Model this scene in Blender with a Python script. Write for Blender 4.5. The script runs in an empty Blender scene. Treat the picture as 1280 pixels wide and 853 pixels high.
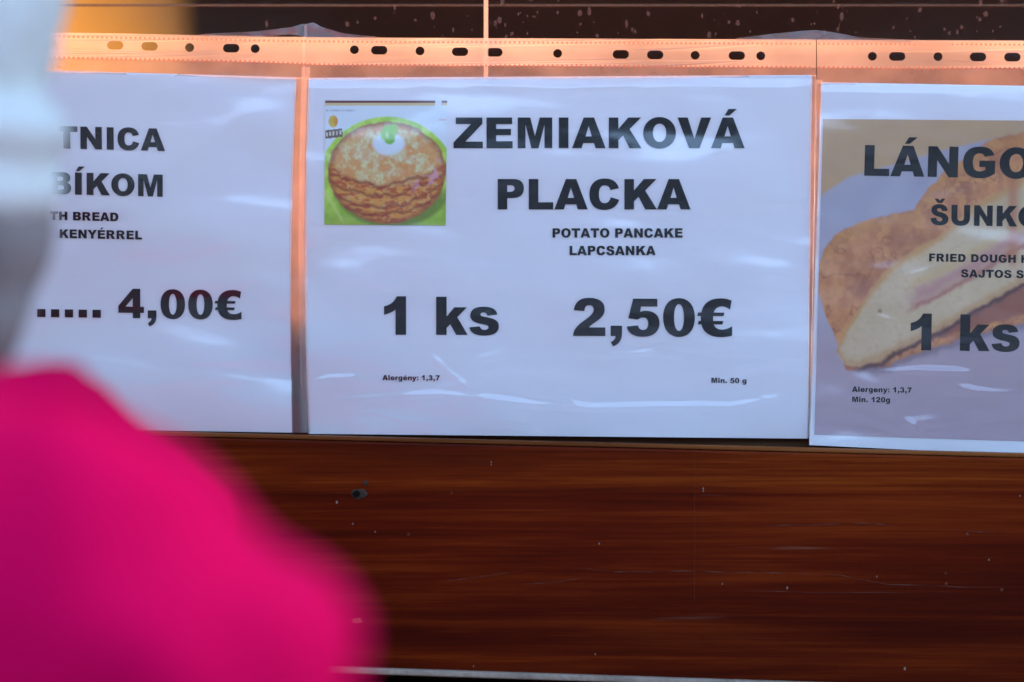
import bpy, bmesh, math, random
import numpy as np
from mathutils import Vector, Matrix, noise
from mathutils.geometry import tessellate_polygon
R = math.radians
random.seed(7)
S = bpy.context.scene
C = S.collection

# ------------------------------------------------------------------ camera
CAMY, ZC, WID = -2.0, 1.35, 0.604          # camera distance, eye height, width of the framed strip of wall
cam_d = bpy.data.cameras.new('camera'); cam = bpy.data.objects.new('camera', cam_d); C.objects.link(cam)
cam.location = (0, CAMY, ZC); cam.rotation_euler = (R(90), 0, 0)
cam_d.sensor_width = 36; cam_d.lens = 36 * abs(CAMY) / WID
cam_d.clip_start = 0.05; cam_d.clip_end = 2000
cam_d.dof.use_dof = True; cam_d.dof.focus_distance = 2.0; cam_d.dof.aperture_fstop = 1.32
S.camera = cam

# ------------------------------------------------------------------ light
SUN_EL, SUN_AZ = R(50), R(62)             # azimuth from +Y (into the stall) towards +X
w = bpy.data.worlds.new('World'); S.world = w; w.use_nodes = True
nt = w.node_tree; bg = nt.nodes['Background']
sky = nt.nodes.new('ShaderNodeTexSky'); sky.sky_type = 'NISHITA'; sky.sun_disc = False
sky.sun_elevation = SUN_EL; sky.sun_rotation = SUN_AZ
sky.air_density = 1.0; sky.dust_density = .3; sky.ozone_density = 2.0
nt.links.new(sky.outputs[0], bg.inputs[0]); bg.inputs[1].default_value = 0.15
sd = bpy.data.lights.new('sun', 'SUN'); sd.energy = .6; sd.angle = R(14); sd.color = (1, .96, .92)
so = bpy.data.objects.new('sun', sd); C.objects.link(so)
sv = Vector((math.sin(SUN_AZ) * math.cos(SUN_EL), math.cos(SUN_AZ) * math.cos(SUN_EL), math.sin(SUN_EL)))
so.rotation_euler = sv.to_track_quat('Z', 'Y').to_euler(); so.location = sv * 20
S.view_settings.view_transform = 'Standard'; S.view_settings.look = 'None'
S.view_settings.exposure = 2.33; S.view_settings.gamma = 1; S.view_settings.use_curve_mapping = False
S.render.engine = 'CYCLES'
S.cycles.use_denoising = True
S.cycles.max_bounces = 14; S.cycles.transparent_max_bounces = 24

# ------------------------------------------------------------------ helpers
def P(px, py, y=0.0):
    """a point of the photograph's wall (1280 x 853 grid measured on it) at depth y behind the sign plane"""
    k = WID / 1280 * (y - CAMY) / abs(CAMY)
    return Vector(((px - 640) * k, y, ZC - (py - 426.5) * k))
def link(name, me, mat=None, parent=None):
    o = bpy.data.objects.new(name, me); C.objects.link(o)
    if mat: me.materials.append(mat)
    if parent: o.parent = parent
    return o
def mesh(name, vs, fs, mat=None, parent=None, smooth=False):
    me = bpy.data.meshes.new(name); me.from_pydata([tuple(v) for v in vs], [], fs); me.update()
    if smooth: me.polygons.foreach_set('use_smooth', [True] * len(me.polygons))
    return link(name, me, mat, parent)
def from_bm(name, bm, mat=None, parent=None, smooth=False):
    bmesh.ops.recalc_face_normals(bm, faces=bm.faces)
    me = bpy.data.meshes.new(name); bm.to_mesh(me); bm.free()
    if smooth: me.polygons.foreach_set('use_smooth', [True] * len(me.polygons))
    return link(name, me, mat, parent)
def empty(name, loc):
    o = bpy.data.objects.new(name, None); C.objects.link(o); o.location = loc; o.empty_display_size = .05
    return o
def tag(o, label=None, cat=None, group=None, kind=None):
    if label: o['label'] = label
    if cat: o['category'] = cat
    if group: o['group'] = group
    if kind: o['kind'] = kind
    return o
def adopt(root):
    """children were built in world coordinates; keep them there"""
    for ch in root.children: ch.matrix_parent_inverse = Matrix.Translation(-root.location)
def prism(bm, quad, y0, y1, bev=0.0):
    """quad: four (x,z) corners; extruded from y0 (front) to y1 (back)"""
    f = [bm.verts.new((x, y0, z)) for x, z in quad]; b = [bm.verts.new((x, y1, z)) for x, z in quad]
    fs = [bm.faces.new(f), bm.faces.new(b[::-1])]
    n = len(quad)
    for i in range(n): fs.append(bm.faces.new((f[i], b[i], b[(i + 1) % n], f[(i + 1) % n])))
    if bev > 0:
        es = set(e for fc in fs for e in fc.edges)
        bmesh.ops.bevel(bm, geom=list(es), offset=bev, segments=2, profile=.6, affect='EDGES')
def box(bm, x0, x1, y0, y1, z0, z1, bev=0.0):
    prism(bm, [(x0, z0), (x1, z0), (x1, z1), (x0, z1)], y0, y1, bev)
def boxo(name, x0, x1, y0, y1, z0, z1, mat, parent, bev=0.0):
    bm = bmesh.new(); box(bm, x0, x1, y0, y1, z0, z1, bev); return from_bm(name, bm, mat, parent)
def interp(x, pts):
    return float(np.interp(x, [p[0] for p in pts], [p[1] for p in pts]))

# ------------------------------------------------------------------ materials
def newmat(name):
    m = bpy.data.materials.new(name); m.use_nodes = True
    return m, m.node_tree, m.node_tree.nodes, m.node_tree.links
def pbr(name, col, rough=.6, spec=.5, var=.0, vscale=8, bump=0.0, bscale=60, **kw):
    m, t, N, L = newmat(name); b = N['Principled BSDF']
    b.inputs['Base Color'].default_value = (*col, 1); b.inputs['Roughness'].default_value = rough
    b.inputs['Specular IOR Level'].default_value = spec
    for k, v in kw.items(): b.inputs[k].default_value = v
    co = N.new('ShaderNodeTexCoord')
    if var:
        n = N.new('ShaderNodeTexNoise'); n.inputs['Scale'].default_value = vscale; n.inputs['Detail'].default_value = 6
        L.new(co.outputs['Object'], n.inputs['Vector'])
        mx = N.new('ShaderNodeMix'); mx.data_type = 'RGBA'
        mx.inputs['A'].default_value = (*[c * (1 - var) for c in col], 1); mx.inputs['B'].default_value = (*[min(1, c * (1 + var)) for c in col], 1)
        L.new(n.outputs['Fac'], mx.inputs['Factor']); L.new(mx.outputs['Result'], b.inputs['Base Color'])
    if bump:
        n2 = N.new('ShaderNodeTexNoise'); n2.inputs['Scale'].default_value = bscale; n2.inputs['Detail'].default_value = 5
        L.new(co.outputs['Object'], n2.inputs['Vector'])
        bp = N.new('ShaderNodeBump'); bp.inputs['Strength'].default_value = bump; bp.inputs['Distance'].default_value = .004
        L.new(n2.outputs['Fac'], bp.inputs['Height']); L.new(bp.outputs['Normal'], b.inputs['Normal'])
    return m
def paper_mat(name, col=None, attr=False, trans=.05, rough=.7):
    m, t, N, L = newmat(name); out = N['Material Output']; N.remove(N['Principled BSDF'])
    d = N.new('ShaderNodeBsdfDiffuse'); tr = N.new('ShaderNodeBsdfTranslucent'); mx = N.new('ShaderNodeMixShader')
    mx.inputs[0].default_value = trans
    if attr:
        a = N.new('ShaderNodeAttribute'); a.attribute_name = 'print'
        L.new(a.outputs['Color'], d.inputs['Color']); L.new(a.outputs['Color'], tr.inputs['Color'])
    else:
        d.inputs['Color'].default_value = (*col, 1); tr.inputs['Color'].default_value = (*col, 1)
    gl = N.new('ShaderNodeBsdfGlossy'); gl.inputs['Roughness'].default_value = .38; m3 = N.new('ShaderNodeMixShader'); m3.inputs[0].default_value = .10 if not attr else .05
    L.new(d.outputs[0], mx.inputs[1]); L.new(tr.outputs[0], mx.inputs[2]); L.new(mx.outputs[0], m3.inputs[1]); L.new(gl.outputs[0], m3.inputs[2]); L.new(m3.outputs[0], out.inputs['Surface'])
    return m
def film_mat(name, haze, tcol=(1, 1, 1), dcol=(.85, .85, .85), tmix=.6, gloss=.10, rough=.10, noise_scale=0, tint=(1, 1, 1)):
    """thin plastic: clear with a little scattering haze and a glossy face"""
    m, t, N, L = newmat(name); out = N['Material Output']; N.remove(N['Principled BSDF'])
    cl = N.new('ShaderNodeBsdfTransparent'); cl.inputs[0].default_value = (*tint, 1)
    d = N.new('ShaderNodeBsdfDiffuse'); d.inputs[0].default_value = (*dcol, 1)
    tr = N.new('ShaderNodeBsdfTranslucent'); tr.inputs[0].default_value = (*tcol, 1)
    sc = N.new('ShaderNodeMixShader'); sc.inputs[0].default_value = tmix
    L.new(d.outputs[0], sc.inputs[1]); L.new(tr.outputs[0], sc.inputs[2])
    m1 = N.new('ShaderNodeMixShader'); m1.inputs[0].default_value = haze
    L.new(cl.outputs[0], m1.inputs[1]); L.new(sc.outputs[0], m1.inputs[2])
    if noise_scale:
        co = N.new('ShaderNodeTexCoord'); n = N.new('ShaderNodeTexNoise'); n.inputs['Scale'].default_value = noise_scale; n.inputs['Detail'].default_value = 4
        mp = N.new('ShaderNodeMapRange'); mp.inputs['To Min'].default_value = haze * .6; mp.inputs['To Max'].default_value = min(1, haze * 1.4)
        mp.inputs['From Min'].default_value = .3; mp.inputs['From Max'].default_value = .7
        L.new(co.outputs['Object'], n.inputs['Vector']); L.new(n.outputs['Fac'], mp.inputs['Value']); L.new(mp.outputs['Result'], m1.inputs[0])
    g = N.new('ShaderNodeBsdfGlossy'); g.inputs['Roughness'].default_value = rough
    fr = N.new('ShaderNodeLayerWeight'); fr.inputs['Blend'].default_value = .5
    pw = N.new('ShaderNodeMath'); pw.operation = 'POWER'; pw.inputs[1].default_value = 5; L.new(fr.outputs['Facing'], pw.inputs[0])
    mm = N.new('ShaderNodeMath'); mm.operation = 'MULTIPLY_ADD'; mm.inputs[1].default_value = 1 - gloss; mm.inputs[2].default_value = gloss; mm.use_clamp = True
    L.new(pw.outputs[0], mm.inputs[0])
    m2 = N.new('ShaderNodeMixShader'); L.new(mm.outputs[0], m2.inputs[0])
    L.new(m1.outputs[0], m2.inputs[1]); L.new(g.outputs[0], m2.inputs[2]); L.new(m2.outputs[0], out.inputs['Surface'])
    return m
def wood_mat(name, dark, mid, light, rough=.45, spec=.3, sx=1.0, wear=True):
    """horizontal varnished grain"""
    m, t, N, L = newmat(name); b = N['Principled BSDF']
    b.inputs['Roughness'].default_value = rough; b.inputs['Specular IOR Level'].default_value = spec
    co = N.new('ShaderNodeTexCoord')
    def nz(scale, det, stretch, rgh=.6, dist=0):
        mp = N.new('ShaderNodeMapping'); mp.inputs['Scale'].default_value = stretch
        n = N.new('ShaderNodeTexNoise'); n.inputs['Scale'].default_value = scale; n.inputs['Detail'].default_value = det
        n.inputs['Roughness'].default_value = rgh; n.inputs['Distortion'].default_value = dist
        L.new(co.outputs['Object'], mp.inputs['Vector']); L.new(mp.outputs['Vector'], n.inputs['Vector']); return n
    a = nz(1, 8, (1.6 * sx, 8, 75), .68, .8); c = nz(1, 6, (9 * sx, 10, 640), .75, .6); e = nz(1, 4, (1.5 * sx, 4, 16), .6, .4)
    def math_(op, x, y):
        q = N.new('ShaderNodeMath'); q.operation = op
        for i, v in enumerate((x, y)):
            if isinstance(v, (int, float)): q.inputs[i].default_value = v
            else: L.new(v, q.inputs[i])
        return q.outputs[0]
    s = math_('ADD', math_('MULTIPLY', a.outputs['Fac'], .42), math_('MULTIPLY', c.outputs['Fac'], .29))
    s = math_('ADD', s, math_('MULTIPLY', e.outputs['Fac'], .38))
    cr = N.new('ShaderNodeValToRGB'); el = cr.color_ramp.elements
    el[0].position = .42; el[0].color = (*dark, 1); el[1].position = .74; el[1].color = (*light, 1)
    x = el.new(.55); x.color = (*mid, 1)
    L.new(s, cr.inputs[0])
    colout = cr.outputs[0]
    if wear:
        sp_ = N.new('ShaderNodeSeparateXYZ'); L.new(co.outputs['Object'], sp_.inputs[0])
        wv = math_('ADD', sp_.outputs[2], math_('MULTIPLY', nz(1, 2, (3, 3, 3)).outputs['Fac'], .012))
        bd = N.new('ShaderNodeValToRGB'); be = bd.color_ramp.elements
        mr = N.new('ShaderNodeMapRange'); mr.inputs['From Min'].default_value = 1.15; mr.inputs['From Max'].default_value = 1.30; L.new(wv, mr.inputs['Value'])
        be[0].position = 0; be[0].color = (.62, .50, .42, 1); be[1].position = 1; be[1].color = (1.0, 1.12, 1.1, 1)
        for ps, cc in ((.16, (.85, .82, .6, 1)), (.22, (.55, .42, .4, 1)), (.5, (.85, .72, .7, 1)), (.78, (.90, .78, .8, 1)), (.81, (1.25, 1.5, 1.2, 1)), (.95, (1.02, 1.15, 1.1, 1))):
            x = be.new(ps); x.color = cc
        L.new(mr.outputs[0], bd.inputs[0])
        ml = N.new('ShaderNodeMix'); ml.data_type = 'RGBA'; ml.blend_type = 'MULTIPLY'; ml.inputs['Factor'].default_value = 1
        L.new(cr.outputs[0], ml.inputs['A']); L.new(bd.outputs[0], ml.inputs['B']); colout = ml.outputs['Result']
    if wear:   # pale scuffs running with the grain, and fine dust specks
        sc = nz(1, 3, (7, 8, 260), .55, .6)
        sm = nz(1, 2, (5, 3, 14), .5)
        k = N.new('ShaderNodeMapRange'); k.inputs['From Min'].default_value = .66; k.inputs['From Max'].default_value = .74; L.new(sc.outputs['Fac'], k.inputs['Value'])
        k2 = N.new('ShaderNodeMapRange'); k2.inputs['From Min'].default_value = .5; k2.inputs['From Max'].default_value = .65; L.new(sm.outputs['Fac'], k2.inputs['Value'])
        v = N.new('ShaderNodeTexVoronoi'); v.inputs['Scale'].default_value = 70; L.new(co.outputs['Object'], v.inputs['Vector'])
        k3 = N.new('ShaderNodeMapRange'); k3.inputs['From Min'].default_value = .085; k3.inputs['From Max'].default_value = .03; L.new(v.outputs['Distance'], k3.inputs['Value'])
        wn = N.new('ShaderNodeTexWhiteNoise'); L.new(v.outputs['Position'], wn.inputs['Vector'])
        k4 = math_('GREATER_THAN', wn.outputs['Value'], .8)
        f = math_('MAXIMUM', math_('MULTIPLY', k.outputs[0], math_('MULTIPLY', k2.outputs[0], .35)), math_('MULTIPLY', math_('MULTIPLY', k3.outputs[0], k4), .30))
        mx = N.new('ShaderNodeMix'); mx.data_type = 'RGBA'; mx.inputs['B'].default_value = (.26, .13, .08, 1)
        L.new(f, mx.inputs['Factor']); L.new(colout, mx.inputs['A']); colout = mx.outputs['Result']
    L.new(colout, b.inputs['Base Color'])
    bp = N.new('ShaderNodeBump'); bp.inputs['Strength'].default_value = .25; bp.inputs['Distance'].default_value = .001
    L.new(s, bp.inputs['Height']); L.new(bp.outputs['Normal'], b.inputs['Normal'])
    return m

M = {}
M['paper'] = paper_mat('white_paper', (.84, .82, .81), trans=.05)
M['ink'] = pbr('black_print', (.012, .012, .013), rough=.8, spec=.05)
M['print'] = paper_mat('colour_print', attr=True, trans=.03)
M['film'] = film_mat('clear_film', .006, gloss=.13, rough=.18)
M['backfilm'] = film_mat('back_film', .06, gloss=.04, rough=.2)
M['strip'] = film_mat('punched_strip', .74, tcol=(.95, .93, .9), dcol=(.5, .5, .5), tmix=.88, gloss=.03, rough=.3, noise_scale=9)
M['top_margin'] = film_mat('hazy_top_margin', .36, tcol=(.95, .8, .72), dcol=(.5, .5, .5), tmix=.85, gloss=.06, rough=.2, noise_scale=25)
M['margin'] = film_mat('welded_margin', .5, tcol=(1, .85, .75), dcol=(.6, .6, .6), tmix=.85, gloss=.08, rough=.15, noise_scale=20)
M['weld'] = film_mat('weld_marks', .6, tcol=(.75, .32, .25), dcol=(.4, .2, .2), tmix=.8, gloss=.02, rough=.3)
M['flap'] = film_mat('crumpled_film', .18, gloss=.16, rough=.2, tmix=.1, noise_scale=60)
M['glass'] = film_mat('window_glass', .0, gloss=.02, rough=.01, tint=(.96, .98, .97))
M['dust'] = film_mat('dried_drops', .13, tcol=(.42, .30, .26), dcol=(.4, .34, .32), tmix=.55, gloss=.01, rough=.6)
M['seam'] = film_mat('silicone_seam', .9, tcol=(1, .85, .7), dcol=(.6, .5, .4), tmix=.8, gloss=.02, rough=.4)
M['board'] = wood_mat('mahogany_varnish', (.036, .0031, .0006), (.105, .0098, .0011), (.27, .044, .004), rough=.34, spec=.06)
M['lip'] = wood_mat('pale_board_edge', (.07, .018, .004), (.20, .06, .015), (.36, .13, .04), wear=False, spec=.04)
M['sill'] = wood_mat('dark_sill', (.03, .012, .004), (.08, .035, .012), (.15, .07, .025), rough=.7, wear=False)
M['inner'] = pbr('dark_interior', (.36, .21, .13), rough=.8, spec=.2, var=.4, vscale=3)
M['inner_box'] = wood_mat('interior_brown_board', (.10, .06, .04), (.2, .12, .08), (.3, .2, .14), rough=.7, wear=False)
M['metal'] = pbr('grey_metal_edge', (.30, .23, .16), rough=.5, spec=.5, Metallic=.0, var=.45, vscale=60, bump=.4, bscale=200)
M['rust'] = pbr('weathered_screw', (.05, .032, .022), rough=.9, spec=.05, var=.6, vscale=400)
M['hole'] = pbr('bore_hole', (.006, .004, .003), rough=.9, spec=.1)
M['yellow'] = pbr('yellow_plastic', (.80, .78, .27), rough=.6, var=.08, vscale=12)
M['pink'] = pbr('magenta_nylon', (.52, .0004, .055), rough=.85, spec=.03, var=.10, vscale=9, bump=.5, bscale=25)
M['knit'] = pbr('white_knit', (.62, .62, .57), rough=.95, spec=.1, var=.12, vscale=30, bump=.9, bscale=140)
M['hair'] = pbr('ash_brown_hair', (.22, .18, .165), rough=.6, var=.75, vscale=11, bump=.6, bscale=90)
M['skin'] = pbr('skin', (.56, .34, .26), rough=.5, spec=.35, var=.08, vscale=30)
M['denim'] = pbr('blue_denim', (.04, .06, .12), rough=.85, var=.3, vscale=60)
M['boot'] = pbr('black_leather', (.02, .02, .02), rough=.4)
M['eye'] = pbr('eye_white', (.75, .75, .73), rough=.15)
M['iris'] = pbr('iris', (.05, .03, .02), rough=.1)
M['roof'] = pbr('roof_felt', (.05, .05, .05), rough=.9, var=.3)
M['lamp'] = pbr('lamp_housing', (.5, .5, .5), rough=.4)
m, t_, N_, L_ = newmat('lamp_tube'); b_ = N_['Principled BSDF']; b_.inputs['Emission Color'].default_value = (1, .52, .22, 1); b_.inputs['Emission Strength'].default_value = .25; M['tube'] = m

# ground: grey concrete pavers
m, t_, N_, L_ = newmat('paving'); b_ = N_['Principled BSDF']; b_.inputs['Roughness'].default_value = .85
co = N_.new('ShaderNodeTexCoord'); br = N_.new('ShaderNodeTexBrick'); br.inputs['Scale'].default_value = 4
br.inputs['Color1'].default_value = (.13, .135, .145, 1); br.inputs['Color2'].default_value = (.16, .165, .175, 1); br.inputs['Mortar'].default_value = (.07, .065, .06, 1)
L_.new(co.outputs['Object'], br.inputs['Vector']); L_.new(br.outputs['Color'], b_.inputs['Base Color']); M['paving'] = m
g = mesh('ground', [(-400, -400, 0), (400, -400, 0), (400, 400, 0), (-400, 400, 0)], [(0, 1, 2, 3)], M['paving']); tag(g, kind='structure')

# ------------------------------------------------------------------ the stall
stall = empty('market_stall', (0, 0.3, 0))
tag(stall, 'wooden market stall with glass front and dark mahogany board under the price sheets', 'market stall')
XL, XR = -1.25, 1.25
def lin(px, a, b):  # straight line through two photo points, at px
    return a[1] + (b[1] - a[1]) * (px - a[0]) / (b[0] - a[0])
FB = -.014     # front face of the proud board
def z_top(X, y):
    k = WID / 1280 * (y - CAMY) / 2; px = X / k + 640
    return P(px, lin(px, (300, 548.5), (1280, 573)), y).z
def z_bot(X, y):
    k = WID / 1280 * (y - CAMY) / 2; px = X / k + 640
    return P(px, lin(px, (470, 838), (870, 851)), y).z
bm = bmesh.new()
prism(bm, [(XL, z_bot(XL, FB) + .0005), (XR, z_bot(XR, FB) + .0005), (XR, z_top(XR, FB)), (XL, z_top(XL, FB))], FB, .02, .0012)
from_bm('front_board', bm, M['board'], stall)
# paler arris strip along the top of the board
bm = bmesh.new()
prism(bm, [(XL, z_top(XL, FB) + .0004), (XR, z_top(XR, FB) + .0004), (XR, z_top(XR, FB) + .0028), (XL, z_top(XL, FB) + .0028)], FB + .0015, .006, .0008)
from_bm('board_edge', bm, M['lip'], stall)
# sill behind the sheets
bm = bmesh.new(); prism(bm, [(XL, 1.2), (XR, 1.2), (XR, z_top(XR, 0) + .022), (XL, z_top(XL, 0) + .022)], .0075, .03, .001)
from_bm('window_sill', bm, M['sill'], stall)
# light metal edging under the board, then dark planks to the ground
bm = bmesh.new(); prism(bm, [(XL, z_bot(XL, -.03) - .0035), (XR, z_bot(XR, -.03) - .0035), (XR, z_bot(XR, -.03) + .0), (XL, z_bot(XL, -.03) + .0)], FB - .006, .0, .001)
from_bm('metal_edging', bm, M['metal'], stall)
zt = 1.115
for i in range(8):
    boxo('plank', XL, XR, FB + .002, .02, zt - .135, zt - .004, M['board'], stall, .0015); zt -= .139
bm = bmesh.new(); prism(bm, [(XL, 1.1135), (XR, 1.1135), (XR, z_bot(XR, 0) - .006), (XL, z_bot(XL, 0) - .006)], FB + .004, .02, .001)
from_bm('plank', bm, M['board'], stall)
for x0, x1 in ((XL - .09, XL - .002), (XR + .002, XR + .09)):
    boxo('corner_post', x0, x1, FB - .01, .08, 0, 2.32, M['board'], stall, .004)
for k in range(6):
    boxo('header_plank', XL, XR, FB + .002, .02, 1.572 + k * .125, 1.572 + k * .125 + .121, M['board'], stall, .0015)  # unseen planks, set low to keep the lamp light off the person
boxo('side_wall', XL - .06, XL - .03, .082, 1.6, 0, 2.3, M['inner'], stall); boxo('side_wall', XR + .03, XR + .06, .082, 1.6, 0, 2.3, M['inner'], stall)
boxo('back_wall', XL - .03, XR + .03, 1.57, 1.6, 0, 2.3, M['inner'], stall)
boxo('stall_floor', XL - .02, XR + .02, .03, 1.56, .02, .06, M['inner'], stall)
bm = bmesh.new()
vs = [(-1.45, -.16, 2.33), (1.45, -.16, 2.33), (1.45, 1.8, 2.53), (-1.45, 1.8, 2.53)]
a = [bm.verts.new(v) for v in vs]; b = [bm.verts.new((v[0], v[1], v[2] + .05)) for v in vs]
bm.faces.new(a[::-1]); bm.faces.new(b)
for i in range(4): bm.faces.new((a[i], a[(i + 1) % 4], b[(i + 1) % 4], b[i]))
from_bm('roof', bm, M['roof'], stall)
# counter inside, reaching the glass
boxo('inner_counter', XL, XR,   .034, .78, .9, P(0, 436, .034).z, M['inner_box'], stall, .002)
boxo('counter_lip', XL, XR, .0085, .0338, z_top(XR, 0) + .0225, P(0, 436, .034).z, M['inner_box'], stall, .001)
# glass panes and the lit joint between them
xs = P(607.5, 0, .005).x
for x0, x1 in ((XL, xs - .0009), (xs + .0009, XR)):
    boxo('glass_pane', x0, x1, .004, .0075, P(0, 545).z, 1.571, M['glass'], stall)
boxo('glass_joint', xs - .0013, xs + .0013, .0015, .0078, P(0, 545).z, 1.571, M['seam'], stall, .0004)
# thin rail inside, a few centimetres behind the glass
boxo('inner_rail', XL, XR, .03, .033, P(0, 7.5, .03).z, P(0, 5.5, .03).z, M['inner'], stall)
# dried drops and dirt on the glass above the sleeves
bm = bmesh.new()
for i in range(220):
    px = random.uniform(250, 1290); py = random.uniform(-30, 50)
    if random.random() < .45: px = random.choice((440, 640, 700, 900, 1010, 1060, 1180, 1220)) + random.gauss(0, 22)
    c = P(px, py, .0036); r = WID / 1280 * random.choice((.8, 1.1, 1.4, 1.9, 2.4, 3.2, 4.2)) * random.uniform(.7, 1.1)
    ax, az = random.uniform(.6, 1), random.uniform(.8, 1.6); n = 9; ph = random.uniform(0, 6)
    vs = [bm.verts.new((c.x + r * ax * math.cos(q * 2 * math.pi / n) * random.uniform(.7, 1.15), c.y - .0002 * (i % 9) / 9, c.z + r * az * math.sin(q * 2 * math.pi / n) * random.uniform(.7, 1.15))) for q in range(n)]
    bm.faces.new(vs)
dr = from_bm('dried_drops', bm, M['dust'], stall); dr['kind'] = 'stuff'
# screw hole, old filled hole, specks, hanging thread
def disc(name, px, py, r, mat, y, n=14, jit=.12, sq=1.0, parent=stall):
    bm = bmesh.new(); c = P(px, py, y); k = WID / 1280
    vs = [bm.verts.new((c.x + r * k * math.cos(i * 2 * math.pi / n) * random.uniform(1 - jit, 1 + jit), y, c.z + sq * r * k * math.sin(i * 2 * math.pi / n) * random.uniform(1 - jit, 1 + jit))) for i in range(n)]
    top = [bm.verts.new((c.x + (v.co.x - c.x) * .75, y - .0006, c.z + (v.co.z - c.z) * .75)) for v in vs]
    bm.faces.new(top)
    for i in range(n): bm.faces.new((vs[i], vs[(i + 1) % n], top[(i + 1) % n], top[i]))
    return from_bm(name, bm, mat, parent)
sh = disc('screw_hole', 449, 618, 9.5, M['rust'], FB - .0002, jit=.25, sq=.75)
disc('hole', 445.5, 617.5, 4.6, M['hole'], FB - .00095, parent=sh, sq=.9)
disc('splinter', 457, 604, 3.2, M['rust'], FB - .0002, sq=.9)
sc_m = pbr('pale_chip', (.30, .09, .06), rough=.9, spec=.05)
disc('chipped_spot', 446, 776, 6.5, sc_m, FB - .0002, jit=.3, sq=.55)
thr = boxo('thread', P(868, 0, FB).x - .00007, P(868, 0, FB).x + .00007, FB - .0012, FB - .001, P(0, 750, FB).z, P(0, 556, FB).z, pbr('thread', (.15, .04, .015), rough=.8, spec=.05), stall)
bm = bmesh.new()
for px, py, r in ((879, 611, 1.6), (879, 614, 1.3), (421, 628, 2.2), (441, 655, 1.4), (903, 730, 1.3), (1096, 721, 1.2), (1236, 700, 1.5), (1131, 836, 2.4), (744, 818, 1.3), (749, 680, 1.4), (614, 578, 1.2), (614, 581, 1.0), (469, 665, 1.2), (1275, 620, 1.3), (984, 735, 2.0), (592, 833, 1.3)):
    c = P(px, py, FB - .0003); r *= WID / 1280 * .6
    bm.faces.new([bm.verts.new((c.x + r * math.cos(q), c.y, c.z + 1.7 * r * math.sin(q))) for q in (0, 1.2, 2.3, 3.4, 4.5, 5.4)])
sp = from_bm('dust_specks', bm, pbr('pale_specks', (.26, .15, .11), rough=.9, spec=.05), stall); sp['kind'] = 'stuff'
bm = bmesh.new()
for (pts, wd) in ([((700, 548 + 160), (770, 715), (850, 712 + 2), (950, 716), (1050, 719), (1110, 731), (1280, 736)), .8], [((545, 728), (600, 721), (660, 712)), .7], [((640, 732), (700, 727), (740, 720)), .7], [((940, 658), (1015, 656), (1080, 654), (1125, 658)), .7], [((900, 738), (1030, 741), (1200, 740)), .5], [((1195, 662), (1250, 667)), .7]):
    fp = []
    for a0, a1 in zip(pts, pts[1:]):
        for q in range(14):
            t = q / 14; fp.append((a0[0] + (a1[0] - a0[0]) * t, a0[1] + (a1[1] - a0[1]) * t))
    fp = [(x, y + 1.1 * noise.noise(Vector((x / 40, y / 9, 2.2)))) for x, y in fp]; nf = len(fp)
    for q, (a0, a1) in enumerate(zip(fp, fp[1:])):
        k = [WID / 1280 * wd * .5 * min(1, 6 * t / nf, 6 * (nf - t) / nf) * max(.12, .5 + 1.6 * noise.noise(Vector((t * .37, wd, 5)))) for t in (q, q + 1)]
        p, q_ = P(*a0, FB - .0003), P(*a1, FB - .0003)
        bm.faces.new([bm.verts.new(v) for v in ((p.x, p.y, p.z - k[0]), (q_.x, q_.y, q_.z - k[1]), (q_.x, q_.y, q_.z + k[1] + 1e-6), (p.x, p.y, p.z + k[0] + 1e-6))])
scr = from_bm('scratches', bm, pbr('pale_scratch', (.12, .035, .018), rough=.9), stall); scr['kind'] = 'stuff'
adopt(stall)

# unseen building added behind the camera so the glass and film mirror something dark
hs = empty('reflection_house', (0, -16, 0)); tag(hs, 'unseen dark building added behind the camera for reflections', 'reflection_house')
M['render'] = pbr('dark_render', (.05, .048, .048), rough=.9, var=.2, vscale=1.5)
bm = bmesh.new(); box(bm, -30, 30, -26, -16, 0, 4.6); from_bm('wall', bm, M['render'], hs)
bm = bmesh.new(); vs = [(-30.4, -15.6, 4.6), (30.4, -15.6, 4.6), (30.4, -21, 6.4), (-30.4, -21, 6.4), (30.4, -26.4, 4.6), (-30.4, -26.4, 4.6)]
vv = [bm.verts.new(v) for v in vs]
for f in ((0, 1, 2, 3), (3, 2, 4, 5), (0, 3, 5), (1, 4, 2), (0, 5, 4, 1)): bm.faces.new([vv[i] for i in f])
from_bm('roof', bm, M['roof'], hs)
M['pane'] = pbr('dark_pane', (.02, .025, .03), rough=.1); M['frame'] = pbr('white_frame', (.6, .6, .58), rough=.6)
for fl in (1.2,):
    for k in range(14):
        x = -27.5 + k * 4.2
        f_ = boxo('window', x, x + 1.3, -16.02, -15.95, fl, fl + 1.7, M['frame'], hs); boxo('pane', x + .1, x + 1.2, -15.95, -15.94, fl + .1, fl + 1.6, M['pane'], f_)
adopt(hs)

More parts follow.
